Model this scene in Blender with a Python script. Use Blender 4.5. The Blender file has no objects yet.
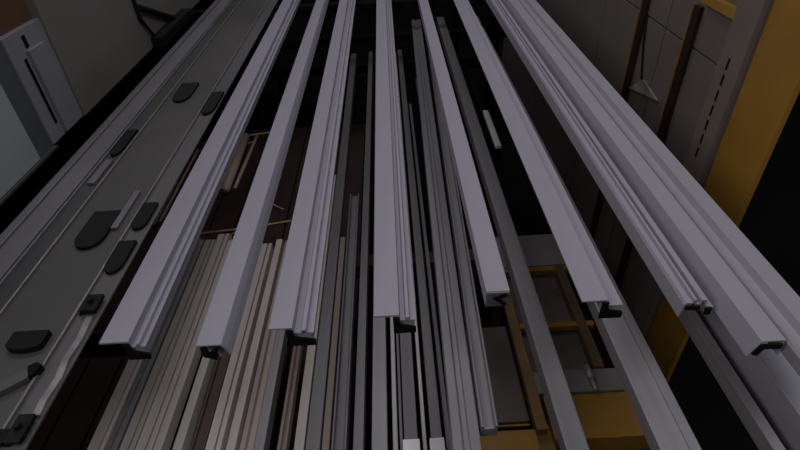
import bpy, math, random
from mathutils import Matrix, Vector

random.seed(4)
col = bpy.context.scene.collection
SC = bpy.context.scene

# ------------------------------------------------------------------ camera
cam_data = bpy.data.cameras.new('camera')
cam_data.sensor_width = 36.0
cam_data.lens = 520.0 * 36.0 / 800.0
cam_data.clip_start = 0.02
cam = bpy.data.objects.new('camera', cam_data)
col.objects.link(cam)
f_px = 520.0
k = f_px * f_px / (22.0 ** 2 + 402.0 ** 2)
Yc = Vector((-22.0, 402.0, -f_px)).normalized()          # where the racked profiles run to
Zc = -Vector((22.0 * k, -402.0 * k, -f_px)).normalized()  # plumb line
Xc = Yc.cross(Zc)
rot = Matrix((Xc, Yc, Zc))                                # camera axes -> world
cam.matrix_world = Matrix.Translation((0, 0, 1.7)) @ rot.to_4x4()
SC.camera = cam

# ------------------------------------------------------------------ world, lamps, exposure
w = bpy.data.worlds.new('hall_air')
SC.world = w
w.use_nodes = True
bg = w.node_tree.nodes['Background']
bg.inputs[0].default_value = (0.75, 0.78, 0.95, 1)
bg.inputs[1].default_value = 0.035


def area(name, loc, target, sx, sy, power, colr):
    d = bpy.data.lights.new(name, 'AREA')
    d.shape = 'RECTANGLE'
    d.size, d.size_y, d.energy, d.color = sx, sy, power, colr
    o = bpy.data.objects.new(name, d)
    col.objects.link(o)
    o.location = loc
    o.rotation_euler = (Vector(target) - Vector(loc)).to_track_quat('-Z', 'Y').to_euler()
    return o


area('hall_strip_lamp', (-0.7, 3.4, 4.6), (-0.2, 1.2, 0.9), 3.2, 0.9, 31, (1.0, 0.95, 0.98))
area('hall_strip_lamp', (1.3, 0.1, 4.5), (0.4, 0.8, 0.9), 3.0, 1.0, 39, (0.95, 0.95, 1.0))
area('side_fill_light', (-2.6, -1.0, 3.4), (0.3, 1.6, 0.4), 1.4, 1.4, 34, (1.0, 0.96, 0.93))  # unseen fill added at the left to brighten the panel wall

SC.view_settings.view_transform = 'Standard'
SC.view_settings.look = 'None'
SC.view_settings.exposure = 0.0
SC.view_settings.gamma = 1.0
SC.view_settings.use_curve_mapping = False

# ------------------------------------------------------------------ materials


def mat(name, c, rough=0.5, metal=0.0, var=0.12, scale=(6, 6, 6), bump=0.0, spec=0.5):
    m = bpy.data.materials.new(name)
    m.use_nodes = True
    nt = m.node_tree
    b = nt.nodes['Principled BSDF']
    b.inputs['Roughness'].default_value = rough
    b.inputs['Metallic'].default_value = metal
    b.inputs['Specular IOR Level'].default_value = spec
    tc = nt.nodes.new('ShaderNodeTexCoord')
    mp = nt.nodes.new('ShaderNodeMapping')
    mp.inputs['Scale'].default_value = scale
    nz = nt.nodes.new('ShaderNodeTexNoise')
    nz.inputs['Scale'].default_value = 1.0
    nz.inputs['Detail'].default_value = 4.0
    cr = nt.nodes.new('ShaderNodeValToRGB')
    cr.color_ramp.elements[0].position = 0.3
    cr.color_ramp.elements[1].position = 0.72
    cr.color_ramp.elements[0].color = tuple(x * (1 - var) for x in c) + (1,)
    cr.color_ramp.elements[1].color = tuple(min(1, x * (1 + var)) for x in c) + (1,)
    L = nt.links.new
    L(tc.outputs['Object'], mp.inputs['Vector'])
    L(mp.outputs['Vector'], nz.inputs['Vector'])
    L(nz.outputs['Fac'], cr.inputs['Fac'])
    L(cr.outputs['Color'], b.inputs['Base Color'])
    if bump:
        bp = nt.nodes.new('ShaderNodeBump')
        bp.inputs['Strength'].default_value = bump
        bp.inputs['Distance'].default_value = 0.002
        L(nz.outputs['Fac'], bp.inputs['Height'])
        L(bp.outputs['Normal'], b.inputs['Normal'])
    return m


STREAK = (40, 1.5, 40)
M = dict(
    paint=mat('lilac_grey_paint', (0.315, 0.302, 0.352), 0.58, 0, 0.06, (14, 2.0, 14)),
    paint2=mat('pale_grey_paint', (0.30, 0.286, 0.322), 0.58, 0, 0.06, (14, 2.0, 14)),
    black=mat('black_end', (0.005, 0.005, 0.006), 0.7, spec=0.15),
    alu=mat('dull_aluminium', (0.27, 0.262, 0.275), 0.42, 0.25, 0.14, STREAK),
    alu_m=mat('mid_aluminium', (0.20, 0.195, 0.205), 0.42, 0.2, 0.14, STREAK),
    alu_d=mat('dark_aluminium', (0.17, 0.165, 0.172), 0.42, 0.25, 0.16, STREAK),
    alu_l=mat('bright_aluminium', (0.40, 0.385, 0.39), 0.35, 0.3, 0.12, STREAK),
    beige=mat('beige_bar_finish', (0.68, 0.60, 0.53), 0.48, 0.1, 0.14, STREAK),
    beige_l=mat('light_beige_bar_finish', (0.76, 0.69, 0.62), 0.45, 0.1, 0.12, STREAK),
    olive=mat('olive_grey_bar_finish', (0.50, 0.46, 0.40), 0.5, 0.1, 0.14, STREAK),
    rose=mat('rosy_bar_finish', (0.50, 0.40, 0.36), 0.5, 0.1, 0.14, STREAK),
    redbrown=mat('red_brown_bar_finish', (0.13, 0.085, 0.075), 0.55, 0.0, 0.2, STREAK),
    tan=mat('tan_bar_finish', (0.24, 0.19, 0.16), 0.5, 0.0, 0.15, STREAK),
    sheet=mat('dull_sheet_steel', (0.12, 0.117, 0.12), 0.5, 0.2, 0.14, (3, 2, 3)),
    sheet_w=mat('warm_sheet_steel', (0.092, 0.089, 0.088), 0.5, 0.2, 0.16, (3, 2, 3)),
    sheet_g=mat('green_grey_channel', (0.066, 0.070, 0.070), 0.5, 0.2, 0.2, (5, 3, 5)),
    sheet_l=mat('mauve_grey_channel', (0.17, 0.162, 0.18), 0.5, 0.1, 0.12, (5, 3, 5)),
    edge=mat('bare_sheet_edge', (0.24, 0.225, 0.20), 0.4, 0.4, 0.2, (5, 6, 5)),
    rack=mat('black_rack_steel', (0.004, 0.004, 0.004), 0.7, spec=0.1),
    rust=mat('rusty_steel', (0.050, 0.029, 0.023), 0.7, 0.1, 0.35, (12, 12, 12), 0.3),
    deck=mat('rusty_brown_deck', (0.05, 0.026, 0.02), 0.7, 0.0, 0.4, (7, 5, 7), 0.3),
    copper=mat('copper_rod', (0.95, 0.68, 0.55), 0.35, 0.0, 0.15, (9, 9, 9)),
    brass=mat('brass_wire', (0.75, 0.55, 0.33), 0.35, 0.15, 0.15, (9, 9, 9)),
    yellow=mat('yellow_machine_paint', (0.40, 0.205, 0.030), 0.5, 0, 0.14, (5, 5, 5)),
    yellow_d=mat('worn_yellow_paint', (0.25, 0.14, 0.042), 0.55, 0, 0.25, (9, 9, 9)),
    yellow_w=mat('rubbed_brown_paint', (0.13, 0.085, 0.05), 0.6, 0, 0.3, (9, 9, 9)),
    tray=mat('grey_tray', (0.27, 0.26, 0.25), 0.5, 0.0, 0.15, (6, 6, 6)),
    board=mat('brown_grey_board', (0.155, 0.122, 0.112), 0.7, 0.0, 0.3, (4, 4, 4)),
    panel=mat('grey_wall_panel', (0.175, 0.150, 0.135), 0.55, 0, 0.10, (3, 3, 3)),
    column=mat('grey_column_paint', (0.215, 0.175, 0.152), 0.55, 0, 0.14, (4, 4, 4)),
    slot=mat('dark_brown_upright', (0.022, 0.010, 0.005), 0.6),
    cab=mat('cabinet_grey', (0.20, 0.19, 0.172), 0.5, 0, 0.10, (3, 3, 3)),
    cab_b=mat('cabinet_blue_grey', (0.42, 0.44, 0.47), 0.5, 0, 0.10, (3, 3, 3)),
    post=mat('post_pale_paint', (0.27, 0.27, 0.298), 0.45, 0, 0.10, (5, 5, 5)),
    post_d=mat('post_green_grey', (0.10, 0.112, 0.112), 0.5, 0, 0.10, (5, 5, 5)),
    card=mat('brown_cardboard', (0.13, 0.062, 0.030), 0.7, 0, 0.15, (8, 8, 8)),
    rubber=mat('black_rubber', (0.009, 0.009, 0.010), 0.7, spec=0.25),
    white=mat('plain_white', (0.75, 0.74, 0.76), 0.6),
    rag=mat('grey_white_strap', (0.26, 0.25, 0.245), 0.7, 0, 0.5, (25, 25, 25)),
    floor=mat('dark_floor', (0.005, 0.0042, 0.004), 0.8, 0, 0.3, (2, 2, 2), spec=0.1),
)

# ------------------------------------------------------------------ mesh helpers
S = 0.72                      # layout unit -> metres
OZ = 1.7 - 1.8 * S            # the floor lies at layout height FL


def W(x, y, z):
    return Vector((x * S, y * S, z * S + OZ))


FL = -OZ / S


class MB:
    def __init__(self):
        self.v, self.f = [], []

    def add(self, vs, fs):
        n = len(self.v)
        self.v += [W(*p) for p in vs]
        self.f += [tuple(i + n for i in q) for q in fs]
        return self

    def box(self, x0, x1, y0, y1, z0, z1):
        vs = [(x, y, z) for z in (z0, z1) for y in (y0, y1) for x in (x0, x1)]
        return self.add(vs, [(0, 2, 3, 1), (4, 5, 7, 6), (0, 1, 5, 4), (2, 6, 7, 3), (0, 4, 6, 2), (1, 3, 7, 5)])

    def extr(self, sec, y0, y1, yaw=0.0):
        """closed section (x,z), counter-clockwise seen from -y, run along y"""
        n = len(sec)
        a = math.tan(math.radians(yaw))
        vs = [(x + a * (y0 - y0), y0, z) for x, z in sec] + [(x + a * (y1 - y0), y1, z) for x, z in sec]
        fs = [(i, (i + 1) % n, n + (i + 1) % n, n + i) for i in range(n)]
        fs += [tuple(range(n))[::-1], tuple(range(n, 2 * n))]
        return self.add(vs, fs)

    def sheet(self, line, t, y0, y1, yaw=0.0):
        return self.extr(thick(line, t), y0, y1, yaw)

    def tube(self, x0, x1, z0, z1, t, y0, y1, yaw=0.0):
        a = math.tan(math.radians(yaw)) * (y1 - y0)
        o = [(x0, z0), (x1, z0), (x1, z1), (x0, z1)]
        i = [(x0 + t, z0 + t), (x1 - t, z0 + t), (x1 - t, z1 - t), (x0 + t, z1 - t)]
        vs = [(x, y0, z) for x, z in o + i] + [(x + a, y1, z) for x, z in o + i]
        fs = []
        for q in range(4):
            r = (q + 1) % 4
            fs += [(q, r, 8 + r, 8 + q), (4 + q, 12 + q, 12 + r, 4 + r),
                   (q, 4 + q, 4 + r, r), (8 + q, 8 + r, 12 + r, 12 + q)]
        return self.add(vs, fs)

    def rod(self, pts, r, n=8):
        P = [Vector(p) for p in pts]
        vs, fs = [], []
        for i, p in enumerate(P):
            d = (P[min(i + 1, len(P) - 1)] - P[max(i - 1, 0)]).normalized()
            up = Vector((0, 0, 1)) if abs(d.z) < 0.9 else Vector((1, 0, 0))
            u = d.cross(up).normalized()
            w_ = u.cross(d)
            for j in range(n):
                a = 2 * math.pi * j / n
                vs.append(tuple(p + r * (math.cos(a) * u + math.sin(a) * w_)))
        for i in range(len(P) - 1):
            for j in range(n):
                fs.append((i * n + j, i * n + (j + 1) % n, (i + 1) * n + (j + 1) % n, (i + 1) * n + j))
        fs += [tuple(range(n))[::-1], tuple(range((len(P) - 1) * n, len(P) * n))]
        return self.add(vs, fs)

    def prism(self, pts, d):
        """polygon (x,y,z) pushed along vector d"""
        n = len(pts)
        vs = list(pts) + [tuple(a + b for a, b in zip(p, d)) for p in pts]
        fs = [(i, (i + 1) % n, n + (i + 1) % n, n + i) for i in range(n)]
        fs += [tuple(range(n))[::-1], tuple(range(n, 2 * n))]
        return self.add(vs, fs)

    def build(self, name, m, parent=None, bevel=0.0012, smooth=False):
        lo = [min(v[i] for v in self.v) for i in range(3)]
        hi = [max(v[i] for v in self.v) for i in range(3)]
        org = Vector(((lo[0] + hi[0]) / 2, (lo[1] + hi[1]) / 2, lo[2]))
        me = bpy.data.meshes.new(name)
        me.from_pydata([v - org for v in self.v], [], self.f)
        me.update()
        import bmesh
        bm = bmesh.new()
        bm.from_mesh(me)
        bmesh.ops.recalc_face_normals(bm, faces=bm.faces)
        bm.to_mesh(me)
        bm.free()
        me.materials.append(m)
        o = bpy.data.objects.new(name, me)
        col.objects.link(o)
        o.location = org
        if parent:
            o.parent = parent
            o.location = org - ABS[parent.name]
        ABS[o.name] = org
        if bevel:
            b = o.modifiers.new('soft_edge', 'BEVEL')
            b.width, b.segments, b.limit_method = bevel, 2, 'ANGLE'
            b.use_clamp_overlap = True
        if smooth:
            for p in me.polygons:
                p.use_smooth = True
        return o


ABS = {}


def thick(line, t):
    """open polyline (x,z) -> closed outline of thickness t laid on its right side (below a left-to-right run)"""
    n = len(line)
    off = []
    for i in range(n):
        ds = []
        if i > 0:
            ds.append((line[i][0] - line[i - 1][0], line[i][1] - line[i - 1][1]))
        if i < n - 1:
            ds.append((line[i + 1][0] - line[i][0], line[i + 1][1] - line[i][1]))
        ns = []
        for dx, dz in ds:
            l = math.hypot(dx, dz)
            ns.append((dz / l, -dx / l))
        if len(ns) == 1:
            nx, nz = ns[0]
        else:
            nx, nz = ns[0][0] + ns[1][0], ns[0][1] + ns[1][1]
            q = 1 + ns[0][0] * ns[1][0] + ns[0][1] * ns[1][1]
            nx, nz = nx / q, nz / q
        off.append((line[i][0] + nx * t, line[i][1] + nz * t))
    return list(line) + off[::-1]


def empty(name, x, y, z):
    o = bpy.data.objects.new(name, None)
    col.objects.link(o)
    o.location = W(x, y, z)
    o.empty_display_size = 0.05
    ABS[o.name] = W(x, y, z)
    return o


def tag(o, label, cat, group=None):
    o['label'], o['category'] = label, cat
    if group:
        o['group'] = group
    return o


def struct(o):
    o['kind'] = 'structure'
    return o


# ------------------------------------------------------------------ the setting
struct(MB().box(-14, 14, -4, 24, FL - 0.1, FL).build('floor', M['floor'], bevel=0))

wr = MB()
ys = [1.79, 2.27, 2.98, 4.1, 5.5]
zs = [FL, 0.05, 0.58, 1.04, 1.75]
for i in range(4):
    for j in range(4):
        wr.box(1.2, 1.24, ys[i] + .004, ys[i + 1] - .004, zs[j] + (.004 if j else 0), zs[j + 1] - .004)
wr.box(1.232, 1.27, 1.66, 5.5, FL, 1.75)
struct(wr.build('wall_right', M['panel']))

# ------------------------------------------------------------------ black storage rack that carries everything
BT, B2T, B3T = 0.955, 0.756, 0.574
RT, R2, R3 = 0.956, 0.757, 0.575          # top faces of its three tiers
rack = tag(empty('storage_rack', 0, 3.3, FL), 'black steel storage rack under the rows of long metal profiles', 'rack')
for y in (3.3, 5.2):
    for x in (-1.16, .65):
        MB().box(x - .03, x + .03, y - .03, y + .03, FL, BT - .0505).build('post', M['rack'], rack)
    MB().box(-1.19, .83, y - .03, y + .03, BT - .05, BT).build('crossbeam', M['rack'], rack)
for zt in (B2T, B3T):
    MB().box(-1.1295, .6195, 3.27, 3.33, zt - .05, zt).build('crossbeam', M['rack'], rack)
MB().box(.6805, .88, 3.27, 3.33, B2T - .05, B2T).build('crossbeam', M['rack'], rack)
MB().box(-1.19, -1.13, .33, .39, FL, BT - .0505).build('post', M['rack'], rack)
MB().box(.99, 1.05, .33, .39, FL, B2T - .0505).build('post', M['rack'], rack)
MB().box(-.606, -.587, .33, .39, FL, BT - .0505).build('post', M['rack'], rack)
MB().box(-1.19, -.587, .33, .39, BT - .05, BT).build('crossbeam', M['rack'], rack)
MB().box(-.5865, 1.05, .33, .39, B2T - .05, B2T).build('crossbeam', M['rack'], rack)
MB().box(-.5865, .9895, .33, .39, B3T - .05, B3T).build('crossbeam', M['rack'], rack)
MB().box(-1.1295, -.6065, .33, .39, B3T - .05, B3T).build('crossbeam', M['rack'], rack)

# ------------------------------------------------------------------ top tier: painted profiles
GT = 'painted profiles on the top tier'
FAR = 5.6


def l_end(p, x0, xm, x1, zt, y):
    """black L-shaped end: down the web, out along the lower flange"""
    zb = RT - .008
    c = MB().extr([(xm - .013, zb), (x1 + .001, zb), (x1 + .001, zb + .016), (xm + .0005, zb + .026), (xm + .0005, zt - .006), (xm - .013, zt - .006)], y - .004, y + .0005)
    c.build('dark_end', M['black'], p, bevel=0)


def zed(x0, xm, x1, y, label, m='paint', bead=True, z=1.0):
    t = .005
    lz = .984
    if bead:
        w_ = x1 - xm
        line = [(x0, z), (xm, z), (xm + .002, lz), (xm + .35 * w_, lz), (xm + .42 * w_, lz + .008), (xm + .62 * w_, lz + .008), (xm + .69 * w_, lz), (x1, lz)]
    else:
        line = [(x0, z), (xm, z), (xm + .002, lz), (x1, lz)]
    b = MB().sheet(line, t, y, FAR)
    b.box(xm - .008, x1 - .004, y + .001, FAR, RT, lz - t - .0005)          # thick foot under the lower flange
    p = tag(b.build('metal_profile', M[m]), label, 'profile', GT)
    l_end(p, x0, xm, x1, z, y)
    return p


zed(-.617, -.558, -.528, .700, 'stepped lilac grey profile ending beside the dull sheets, leftmost of the bright top row')
zed(-.278, -.230, -.188, .713, 'stepped pale grey profile with beaded lower flange, third bright one from the left')
zed(-.064, -.012, .021, .732, 'stepped pale profile running straight up the middle of the rack')
zed(.368, .424, .457, .742, 'broad smooth lilac grey profile whose black L-shaped end hangs over a wide aluminium bar', bead=False)

# narrow angle
b = MB().sheet([(-.417, 1.0), (-.366, 1.0), (-.358, .985), (-.352, .967)], .005, .68, FAR)
b.sheet([(-.395, .996), (-.388, .972), (-.374, .961)], .005, .682, FAR)
p = tag(b.build('metal_profile', M['paint']), 'narrow lilac grey angle profile with arrow-like black end, second bright one from the left', 'profile', GT)
MB().extr(thick([(-.397, .994), (-.396, .976), (-.378, .968)], .012), .676, .6825).build('dark_end', M['black'], p, bevel=0)  # plain black pieces set over the profile's end
MB().extr(thick([(-.398, .972), (-.381, .989)], .008), .677, .6825).build('dark_end', M['black'], p, bevel=0)

# narrow box section
b = MB().tube(.176, .227, RT, 1.0, .004, .785, FAR)
p = tag(b.build('box_profile', M['paint']), 'narrow pale box profile with square grey end plate, right of the middle profile', 'profile', GT)
e = MB().box(.1765, .2265, .781, .7848, RT + .0005, .9985).build('end_plate', M['alu_d'], p)
MB().extr(thick([(.221, .990), (.204, .982), (.221, .966)], .008), .778, .7808).build('dark_notch', M['black'], e, bevel=0)  # black mark on the grey end

# ridged channel
b = MB().sheet([(.570, RT), (.574, .990), (.578, .996), (.590, .996), (.592, 1.004), (.598, 1.004), (.600, .992), (.606, .992), (.608, 1.002), (.619, 1.002), (.621, .985), (.638, .980), (.640, RT)], .004, .725, FAR)
p = tag(b.build('ridged_channel', M['paint']), 'ridged grey channel profile with grooves along its top, ending above a thin bar', 'profile', GT)
MB().box(.578, .607, .721, .7255, .978, .988).build('dark_end', M['black'], p, bevel=0)
MB().box(.622, .634, .721, .7255, .962, .980).build('dark_end', M['black'], p, bevel=0)

# broad outer channel with tall side leg
b = MB().sheet([(.652, RT), (.668, 1.0), (.714, 1.0), (.716, RT)], .004, .616, FAR)
p = tag(b.build('channel_profile', M['paint']), 'flat-topped grey channel profile with a shaded side leg, beside the outermost profile', 'profile', GT)
MB().extr(thick([(.658, .966), (.668, .992), (.708, .992)], .012), .612, .6165).build('dark_end', M['black'], p, bevel=0)

b = MB().sheet([(.722, .985), (.728, .993), (.734, .984), (.756, .984), (.764, 1.0), (.806, 1.0), (.810, RT)], .005, .565, FAR)
b.sheet([(.7235, RT), (.7235, .984)], .004, .566, FAR)
tag(b.build('channel_profile', M['paint2']), 'wide grey profile with a sunken groove, outermost of the top row on the right', 'profile', GT)

# ------------------------------------------------------------------ top tier, left: dull sheets and channels
GS = 'dull sheets and channels on the left of the top tier'


def lipped(name, x0, x1, z, lip, m, ml, label, y0=.34):
    b = MB().sheet([(x0 + .004, z), (x1, z), (x1, RT)] if z > RT + .012 else [(x0 + .004, z), (x1, z)], .006, y0, FAR)
    if z > RT + .012:
        b.box(x0 + .006, x0 + .012, y0 + .002, FAR, RT, z - .004)
    o = tag(b.build(name, M[m]), label, 'sheet' if 'sheet' in name else 'channel', GS)
    MB().box(x0, x0 + lip, y0, FAR, z - .004, z + .008).build('lip', M[ml], o)
    return o


lipped('steel_channel', -1.058, -.968, .975, .026, 'sheet_l', 'alu_d', 'mauve grey channel with a pale raised rim next to the black gap by the cabinet')
lipped('steel_channel', -.965, -.907, .964, .006, 'sheet_g', 'sheet_l', 'dark green-grey channel between the pale-rimmed channel and the wide steel sheet')
lipped('steel_sheet', -.904, -.735, .968, .006, 'sheet_w', 'edge', 'wide dull grey steel sheet with a thin bright edge, carrying black rounded patches')
lipped('steel_sheet', -.731, -.672, .968, .006, 'sheet', 'edge', 'narrower dull grey steel sheet with a bright edge, close to the leftmost bright profile')

# ------------------------------------------------------------------ second tier
G2 = 'single bars on the second tier'
b = MB().tube(.306, .352, R2, .80, .004, .30, 3.45)
tag(b.build('square_tube', M['alu_d']), 'dull grey square tube running past the box profile and over the yellow trolley', 'tube', G2)
b = MB().sheet([(.489, R2), (.489, .80), (.545, .80), (.548, .795), (.572, .795), (.572, R2)], .004, .30, 3.45)
tag(b.build('aluminium_channel', M['alu']), 'wide aluminium channel under the broad smooth profile, running to the lower edge', 'channel', G2)
b = MB().tube(.705, .729, R2, .80, .003, .30, 3.45)
tag(b.build('aluminium_bar', M['alu']), 'thin aluminium bar under the ridged channel, alone over the black gap', 'bar', G2)
b = MB().sheet([(.760, R2), (.760, .85), (.874, .85), (.874, R2)], .005, .30, 3.45)
tag(b.build('painted_channel', M['paint']), 'wide pale channel a tier below the outermost profiles, at the lower right corner', 'channel', G2)
b = MB().sheet([(.078, R2), (.078, .80), (.098, .80), (.100, .794), (.112, .794), (.114, .80), (.135, .80), (.135, R2)], .003, .36, 3.42, 1.25)
tag(b.build('aluminium_channel', M['alu_m']), 'grooved aluminium channel slightly askew between the middle profile and the box profile', 'channel', G2)

# ------------------------------------------------------------------ bottom tier bars
GB = 'bars stacked on the bottom tier'


def bar(x0, x1, m, kind, y1, label, z=None, y0=.30, yaw=0.0):
    z = z or R3 + .045
    mb = MB()
    if kind == 'tube':
        mb.tube(x0, x1, R3, z, .003, y0, y1, yaw)
        nm, cat = 'rectangular_tube', 'tube'
    elif kind == 'rib':
        w_ = x1 - x0
        sec = [(x0, R3), (x1, R3), (x1, z)]
        for q in (.62,):
            c = x0 + q * w_
            sec += [(c + .05 * w_, z), (c + .04 * w_, z - .014), (c - .04 * w_, z - .014), (c - .05 * w_, z)]
        sec.append((x0, z))
        mb.extr(sec, y0, y1, yaw)
        nm, cat = 'ribbed_bar', 'bar'
    elif kind == 'chan':
        h = z - .012
        w_ = x1 - x0
        mb.extr([(x0, R3), (x1, R3), (x1, z), (x1 - .16 * w_, z), (x1 - .2 * w_, h), (x0 + .2 * w_, h), (x0 + .16 * w_, z), (x0, z)], y0, y1, yaw)
        nm, cat = 'grooved_bar', 'bar'
    else:
        mb.extr([(x0, R3), (x1, R3), (x1, z - .012), (x0 + .5 * (x1 - x0), z - .012), (x0 + .42 * (x1 - x0), z), (x0, z)], y0, y1, yaw)
        nm, cat = 'stepped_bar', 'bar'
    return tag(mb.build(nm, M[m]), label, cat, GB)


bar(-.806, -.791, 'beige_l', 'tube', 1.50, 'thin light bar on the left rim of the lower stack, beside the dark gap', .605)
bar(-.788, -.755, 'beige', 'rib', 1.54, 'pale beige ribbed bar just inside the left rim of the lower stack')
bar(-.750, -.729, 'alu', 'step', 1.52, 'slim grey stepped bar, third bar from the left in the lower stack')
bar(-.715, -.679, 'olive', 'rib', 1.50, 'olive grey ribbed bar, darker than its neighbours, at the left of the lower stack')
bar(-.675, -.634, 'beige', 'rib', 1.53, 'broad grey-beige ribbed bar left of two slim pale bars in the lower stack')
bar(-.630, -.610, 'beige_l', 'tube', 1.49, 'slim pale bar touching the broad grey-beige bar in the lower stack')
bar(-.583, -.560, 'beige_l', 'tube', 1.52, 'slim pale bar standing alone left of the red-brown bar', )
bar(-.549, -.513, 'redbrown', 'chan', 1.47, 'red-brown bar below the arrow-ended angle profile', .600)
bar(-.502, -.464, 'beige_l', 'rib', 1.46, 'broad light beige ribbed bar right of the red-brown bar')
bar(-.451, -.429, 'beige_l', 'tube', 1.48, 'light beige slim tube between two broader beige ones')
bar(-.418, -.387, 'rose', 'step', 1.47, 'beige stepped bar with a rosy tint left of the third bright profile')
bar(-.384, -.358, 'alu', 'tube', 1.46, 'lilac grey slim tube beside the rosy stepped bar')
bar(-.326, -.307, 'tan', 'step', 3.38, 'thin tan bar alone between two dark brown gaps')
bar(-.285, -.261, 'olive', 'tube', 1.9, 'grey slim tube right of the thin tan bar')
bar(-.257, -.222, 'alu_d', 'tube', 3.38, 'grey broad tube below the right flange of the third bright profile')
bar(-.219, -.201, 'tan', 'tube', 1.48, 'short slim pinkish tube between two broad grey tubes', .614)
bar(-.195, -.158, 'alu_d', 'chan', 1.75, 'broad grooved grey bar left of the middle profile')
bar(-.142, -.117, 'alu_d', 'tube', 3.40, 'narrow grey tube beside the broad grooved bar')
bar(-.097, -.059, 'alu', 'tube', 3.40, 'grey tube coming out straight below the end of the middle profile')
bar(-.046, -.034, 'alu_l', 'tube', 1.9, 'very thin bright bar below the black end of the middle profile', .610)
bar(-.018, .015, 'alu_d', 'tube', 2.2, 'grey tube with a white band, left of a very thin bar')
bar(.026, .036, 'alu_l', 'tube', 3.38, 'very thin bright bar between two white-banded grey tubes', .610)
bar(.047, .074, 'alu_d', 'tube', 3.40, 'grey tube with a white band beside the skewed grooved channel')
bar(.172, .214, 'alu', 'chan', 3.40, 'grooved grey bar ending short above the yellow beam', .62, .70, 1.6)

bar(-.029, -.022, 'alu_d', 'tube', 2.3, 'hair-thin dull bar between the very thin bright bar and the white-banded tube', .605)
bar(.083, .096, 'alu_d', 'tube', 2.6, 'dull slim bar hidden partly below the skewed grooved channel', .605)
bar(.137, .160, 'alu_d', 'step', 2.9, 'dull stepped bar left of the short grooved bar')

# plain white bands over the tubes near the lower edge
for x0, x1, lab in ((-.018, .015, 'white band on a grey tube, left of the two'), (.047, .074, 'white band on a grey tube, right of the two')):
    mb = MB().box(x0 - .003, x1 + .003, .62, .675, R3 + .0455, R3 + .050)
    mb.box(x0 - .004, x0 - .0005, .62, .675, R3 + .01, R3 + .050)
    mb.box(x1 + .0005, x1 + .004, .62, .675, R3 + .01, R3 + .050)
    tag(mb.build('white_band', M['white']), lab, 'packing')  # plain white boxes set over the tube

# ------------------------------------------------------------------ rusty trestle and brown deck below
tr = tag(empty('trestle', -.3, 1.4, FL), 'rusty brown trestle under the far ends of the beige bars', 'trestle')
MB().box(-.86, .27, 1.36, 1.42, B3T - .06, B3T).build('crossbeam', M['rust'], tr)
for x in (-.83, .24):
    MB().box(x - .025, x + .025, 1.365, 1.415, FL, B3T - .0605).build('leg', M['rust'], tr)

dk = tag(empty('low_platform', -.75, 2, FL), 'rust-brown low platform strewn with copper rods below the profiles', 'platform')
d = MB()
for i in range(9):
    x = -1.36 + i * .13
    d.box(x, x + .122, .5, 1.33, .17, .20)
    d.box(x, x + .122, 1.45, 3.2, .17, .20)
d.build('board', M['deck'], dk)
for y in (.6, 1.9, 3.0):
    MB().box(-1.36, -.21, y - .03, y + .03, .11, .1695).build('bearer', M['rust'], dk)
    for x in (-1.30, -.27):
        MB().box(x - .03, x + .03, y - .03, y + .03, FL, .1095).build('leg', M['rust'], dk)

GC = 'copper rods on the brown platform'
zc = .20
for (xa, ya, xb, yb, r, m, lab) in (
        (-1.276, 2.166, -1.296, 2.987, 0.018, 'copper', 'copper rod lying left of the leftmost bright profile'),
        (-1.248, 2.193, -1.256, 2.949, 0.008, 'copper', 'thin copper rod hugging the thicker one left of the leftmost bright profile'),
        (-0.961, 2.437, -0.971, 3.069, 0.026, 'copper', 'bright copper rod in the gap between the two leftmost bright profiles'),
        (-1.010, 2.486, -1.021, 3.105, 0.010, 'copper', 'thin copper rod left of the bright one in the gap between profiles'),
        (-0.918, 2.477, -0.907, 3.092, 0.010, 'copper', 'thin copper rod right of the bright one in the gap between profiles')):
    tag(MB().rod([(xa, ya, zc + r), (xb, yb, zc + r)], r).build('copper_rod', M[m], bevel=0, smooth=True), lab, 'rod', GC)
for (pts, r, lab) in (
        ([(-1.10, 2.07, .206), (-.80, 2.10, .206), (-.52, 2.15, .206)], .006, 'brass-coloured wire lying crosswise nearest to the beige bars'),
        ([(-1.34, 3.02, .206), (-1.05, 3.10, .206), (-.72, 3.16, .206)], .006, 'brass-coloured wire lying crosswise at the far edge of the brown platform'),
        ([(-1.25, 2.93, .206), (-1.05, 2.95, .206), (-.92, 3.02, .206)], .006, 'short brass-coloured wire lying crosswise, middle of the three')):
    tag(MB().rod(pts, r).build('brass_wire', M['brass'], bevel=0, smooth=True), lab, 'wire')
mb = MB()
for i in range(16):
    x, y = random.uniform(-.86, -.42), random.uniform(1.6, 2.4)
    a = random.uniform(0, 6.28)
    l = random.uniform(.05, .13)
    mb.rod([(x, y, .204), (x + l * .5 * math.cos(a), y + l * .5 * math.sin(a), .21 + random.uniform(0, .03)), (x + l * math.cos(a + .4), y + l * math.sin(a + .4), .204)], .003, 6)
o = tag(mb.build('wire_offcuts', M['copper'], bevel=0), 'tangle of thin copper offcuts on the brown platform', 'scrap')
o['kind'] = 'stuff'

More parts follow.
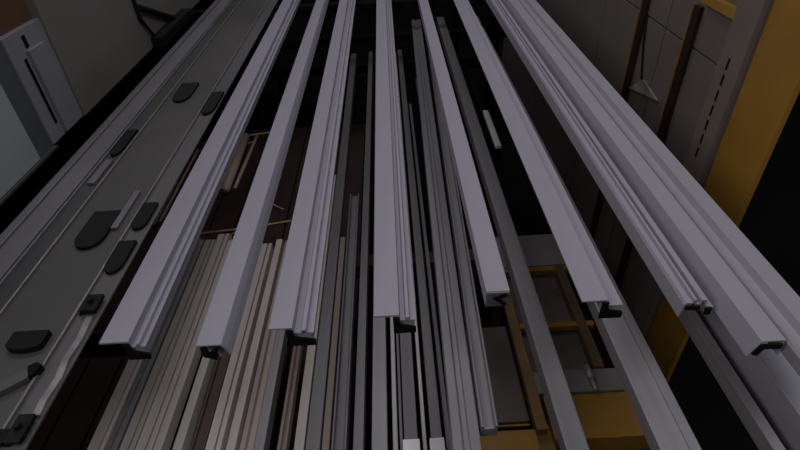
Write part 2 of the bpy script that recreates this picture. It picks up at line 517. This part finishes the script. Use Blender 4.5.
# ------------------------------------------------------------------ yellow trolley
ty = tag(empty('yellow_trolley', .5, 1.2, FL), 'yellow steel trolley frame with rungs and a deep front beam under the bars', 'trolley')
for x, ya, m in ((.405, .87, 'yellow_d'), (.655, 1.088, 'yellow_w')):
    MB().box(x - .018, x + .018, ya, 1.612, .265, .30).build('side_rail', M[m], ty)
for y in (1.285, 1.59):
    MB().box(.424, .70, y - .012, y + .012, .27, .298).build('rung', M['yellow'], ty)
MB().box(.424, .73, 1.615, 1.82, .262, .292).build('rear_tray', M['tray'], ty)
MB().box(.424, .636, 1.10, 1.272, .255, .268).build('deck_board', M['board'], ty)
MB().box(.424, .636, 1.298, 1.577, .255, .268).build('deck_board', M['board'], ty)
MB().box(.18, .386, .93, 1.33, .235, .25).build('deck_board', M['board'], ty)
MB().box(.424, .76, 1.0, 1.085, .262, .292).build('cross_tray', M['tray'], ty)
MB().box(.44, .775, .84, .995, .20, .285).build('front_beam', M['yellow'], ty)
fb = MB()
fb.box(.20, .386, .805, .812, .20, .285).box(.20, .386, .812, .925, .20, .21).box(.20, .386, .918, .925, .21, .245)
fb.box(.20, .386,   .8125, .880, .274, .2855)
fb.build('front_channel', M['yellow'], ty)
MB().box(.204, .385, .8725, .9175, .2105, .24).build('channel_shade', M['rack'], ty)  # black strip put in for the shade inside the front channel
MB().box(.387, .439, .82, .905, .20, .264).build('corner_block', M['yellow_d'], ty)
for x in (.25, .70):
    for y in (.90, 1.75):
        if x < .5 and y > 1:
            x = .45
        lg = MB().box(x - .02, x + .02, y - .02, y + .02, FL + .09, .20 if y < 1 else .262).build('leg', M['yellow_d'], ty)
        MB().rod([(x - .02, y, FL + .045), (x + .02, y, FL + .045)], .045, 16).build('wheel', M['rubber'], lg, bevel=0)
tag(MB().rod([(.612, .995, .303), (.612, 1.04, .303)], .007, 10).rod([(.612, 1.04, .303), (.610, 1.09, .303)], .011, 10).build('steel_pin', M['alu_l'], bevel=0, smooth=True), 'small shiny steel pin on the grey cross tray of the yellow trolley', 'pin')

# white strip painting in the glint off a bar further back
tag(MB().box(.464, .492, 2.12, 2.50, R3 + .001, R3 + .016).build('glint_strip', M['white']), 'short white strip painted as a highlight right of the dull square tube', 'strip')
bx = MB().tube(.458, .494, R3 - .05, R3, .004, 2.10, 3.268)
tag(bx.build('black_tube', M['rack']), 'black tube lying below the white highlight strip', 'tube')

# ------------------------------------------------------------------ left: machine cabinet
cb = tag(empty('machine_cabinet', -1.5, 2.5, FL), 'grey machine cabinet with a pale slotted corner post at the left', 'cabinet')
MB().box(-1.9, -1.40, .2, 5.4, FL, .935).build('base', M['rack'], cb)
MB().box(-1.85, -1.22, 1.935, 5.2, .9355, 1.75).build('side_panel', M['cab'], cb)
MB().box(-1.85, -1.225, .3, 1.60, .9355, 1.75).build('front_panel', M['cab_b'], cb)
MB().box(-1.38, -1.215, .3, 1.70, .925, .935).build('sill', M['sheet_g'], cb)
MB().box(-1.30, -1.235, 1.601, 1.70, .9355, 1.31).build('jamb', M['post_d'], cb)
ps = MB().box(-1.30, -1.228, 1.701, 1.934, .9355, 1.31).build('post', M['post'], cb)
MB().box(-1.2278, -1.214, 1.785, 1.885, .945, 1.245).build('cover_strip', M['post'], ps)
MB().box(-1.2278, -1.2265, 1.757, 1.772, .99, 1.225).build('slot', M['black'], ps, bevel=0)
MB().box(-1.2278, -1.2265, 1.795, 1.815, 1.25, 1.29).build('slot', M['black'], ps, bevel=0)
tag(MB().box(-1.40, -1.25, 1.62, 1.933, 1.3105, 1.46).build('cardboard_box', M['card']), 'brown cardboard box standing on top of the pale cabinet post', 'box')

# bracket and cable on the cabinet's side
br = tag(empty('wall_bracket', -1.2, 3, .95), 'black bracket arm with a clamp on the side of the grey cabinet', 'bracket')
MB().rod([(-1.205, 2.68, 1.145), (-1.205, 3.05, .99), (-1.19, 3.5, .85)], .014).build('arm', M['rubber'], br, bevel=0)
MB().box(-1.2195, -1.16, 2.72, 3.25, .94, .985).build('clamp', M['rubber'], br)
MB().rod([(-1.21, 2.66, 1.20), (-1.21, 2.66, 1.10), (-1.205, 2.75, .98)], .010).build('strut', M['rubber'], br, bevel=0)
tag(MB().rod([(-1.212, 3.05, 1.32), (-1.212, 3.0, 1.22), (-1.212, 3.12, 1.16), (-1.212, 3.2, 1.08)], .007).build('cable', M['rubber'], bevel=0), 'thin black cable hanging on the side of the grey cabinet', 'cable')

# ------------------------------------------------------------------ black patches, clamps and strap on the dull sheets
ZS = .9685


def pad(x, y, w_, l, h, label, name='black_pad', m='rubber', yaw=0.0, z=ZS):  # flat black shape, rounded at its near end
    n = 10
    pts = [(-w_ / 2, l / 2), (w_ / 2, l / 2)]
    for i in range(n + 1):
        a = math.pi * i / n
        pts.append((w_ / 2 * math.cos(a), -l / 2 + .3 * l - .3 * l * math.sin(a) * 1.0))
    c, s = math.cos(yaw), math.sin(yaw)
    P = [(x + c * px - s * py, y + s * px + c * py, z) for px, py in pts]
    return tag(MB().prism(P, (0, 0, h)).build(name, M[m]), label, 'pad' if 'pad' in name else 'plate', 'black patches on the dull sheets')


pad(-.812, 1.120, .075, .16, .010, 'black rounded patch on the wide dull steel sheet, left of the pale plate')
pad(-.703, 1.000, .045, .12, .010, 'black rounded patch on the narrower sheet, nearest to the leftmost bright profile')
pad(-.703, 1.170, .042, .12, .010, 'black patch on the narrower sheet, farther of two beside the leftmost bright profile')
pad(-.790, .735, .075, .05, .016, 'thick black double patch near the left lower corner on the dull sheet')
pad(-.840, 2.02, .07, .18, .010, 'black patch far back on the wide sheet beneath the leftmost bright profile')
pad(-.700, 1.90, .05, .20, .010, 'black patch far back on the narrower sheet beside the leftmost bright profile')
tag(MB().box(-.775, -.757, 1.12, 1.30, ZS, ZS + .008).build('pale_plate', M['sheet_l']), 'small pale plate lying beside the black rounded patch', 'plate')
tag(MB().box(-.945, -.922, 1.36, 1.50, .9645, .974).build('pale_plate', M['sheet_l']), 'small grey plate lying on the dark green-grey channel', 'plate')
pad(-.936, 1.62, .04, .18, .010, 'black patch lying on the dark green-grey channel', z=.9645)

# short offcut with a black end at the lower left
b = MB().prism([(-.860, .575, ZS), (-.835, .560, ZS), (-.735, .640, ZS), (-.748, .662, ZS)], (0, 0, .014))
o = tag(b.build('profile_offcut', M['sheet']), 'short grey offcut with a black angled end at the lower left', 'offcut')
MB().prism([(-.7475, .664, ZS), (-.734, .640, ZS), (-.726, .646, ZS), (-.722, .668, ZS), (-.735, .674, ZS)], (0, 0, .017)).build('dark_end', M['black'], o, bevel=0)

# frayed strap along the sheet's edge
mb = MB()
pp = [(-.690, .80, .97), (-.684, .74, .974), (-.688, .69, .97), (-.681, .64, .974), (-.685, .59, .97), (-.682, .56, .971)]
for (x0, y0, z0), (x1, y1, z1) in zip(pp, pp[1:]):
    mb.prism([(x0 - .007, y0, ZS), (x0 + .007, y0, ZS), (x1 + .007, y1, ZS), (x1 - .007, y1, ZS)], (0, 0, .006))
tag(mb.build('frayed_strap', M['rag'], bevel=0), 'frayed pale strap along the right edge of the narrower dull sheet', 'strap')
for (x, y, w_, l, lab) in ((-.692, .530, .03, .055, 'black clamp at the lower end of the frayed pale strap'),
                           (-.722, .515, .03, .03, 'black clamp lying flat at the very bottom left of the frayed strap'),
                           (-.697, .835, .036, .05, 'black clamp at the upper end of the frayed strap')):
    c = tag(empty('clamp', x, y, ZS), lab, 'clamp', 'black clamps by the strap')
    MB().box(x - w_ / 2, x + w_ / 2, y - l / 2, y + l / 2, ZS + .0065, ZS + .016).build('jaw', M['rubber'], c)
    MB().box(x - w_ / 2 - .004, x - w_ / 2 + .006, y - l / 2, y + l / 2, ZS, ZS + .0064).build('foot', M['rubber'], c)
    MB().rod([(x, y, ZS + .0155), (x, y, ZS + .026)], .006).build('screw', M['rubber'], c, bevel=0)

# ------------------------------------------------------------------ right: columns, uprights, pale triangle
yc = tag(empty('yellow_column', 1.3, 1.53, FL), 'broad yellow steel column at the right beside the grey column', 'column')
MB().box(1.185, 1.205, 1.42, 1.645, FL + .001, 1.75).build('shaft', M['yellow'], yc)
gc = tag(empty('grey_column', 1.2, 1.72, FL), 'pale grey slotted column between the wall panels and the yellow column', 'column')
MB().box(1.165, 1.199, 1.66, 1.785, FL, 1.75).build('shaft', M['column'], gc)
for i in range(7):
    MB().box(1.1635, 1.1655, 1.722, 1.732, .72 + i * .058, .72 + i * .058 + .04).build('slot', M['black'], gc, bevel=0)
for (y, zt, lab) in ((2.49, 1.70, 'dark brown upright on the panel wall, farther one'), (2.05, 1.195, 'dark brown upright on the panel wall, nearer one below the yellow bracket')):
    u = tag(empty('upright', 1.18, y, FL), lab, 'upright', 'dark uprights on the panel wall')
    MB().box(1.182, 1.1995, y - .026, y + .022, FL, zt).build('shaft', M['slot'], u)
    MB().box(1.185, 1.1995, y + .0225, y + .045, FL, zt).build('edge_strip', M['yellow_d'], u)
tag(MB().box(1.175, 1.1995, 1.80, 2.02, 1.215, 1.25).build('bracket', M['yellow']), 'short yellow bracket high on the panel wall between upright and grey column', 'bracket')
hg = tag(empty('pale_triangle', 1.19, 2.36, .68), 'pale triangle below a dark cord at the panel wall', 'tag')
MB().prism([(1.197, 2.46, .69), (1.197, 2.16, .755), (1.197, 2.335, .785)], (-.008, 0, 0)).build('triangle', M['rag'], hg, bevel=0)  # plain pale triangle set against the wall panels
MB().rod([(1.193, 2.36, .775), (1.193, 2.42, .91), (1.193, 2.46, 1.05)], .005).build('cord', M['rubber'], hg, bevel=0)
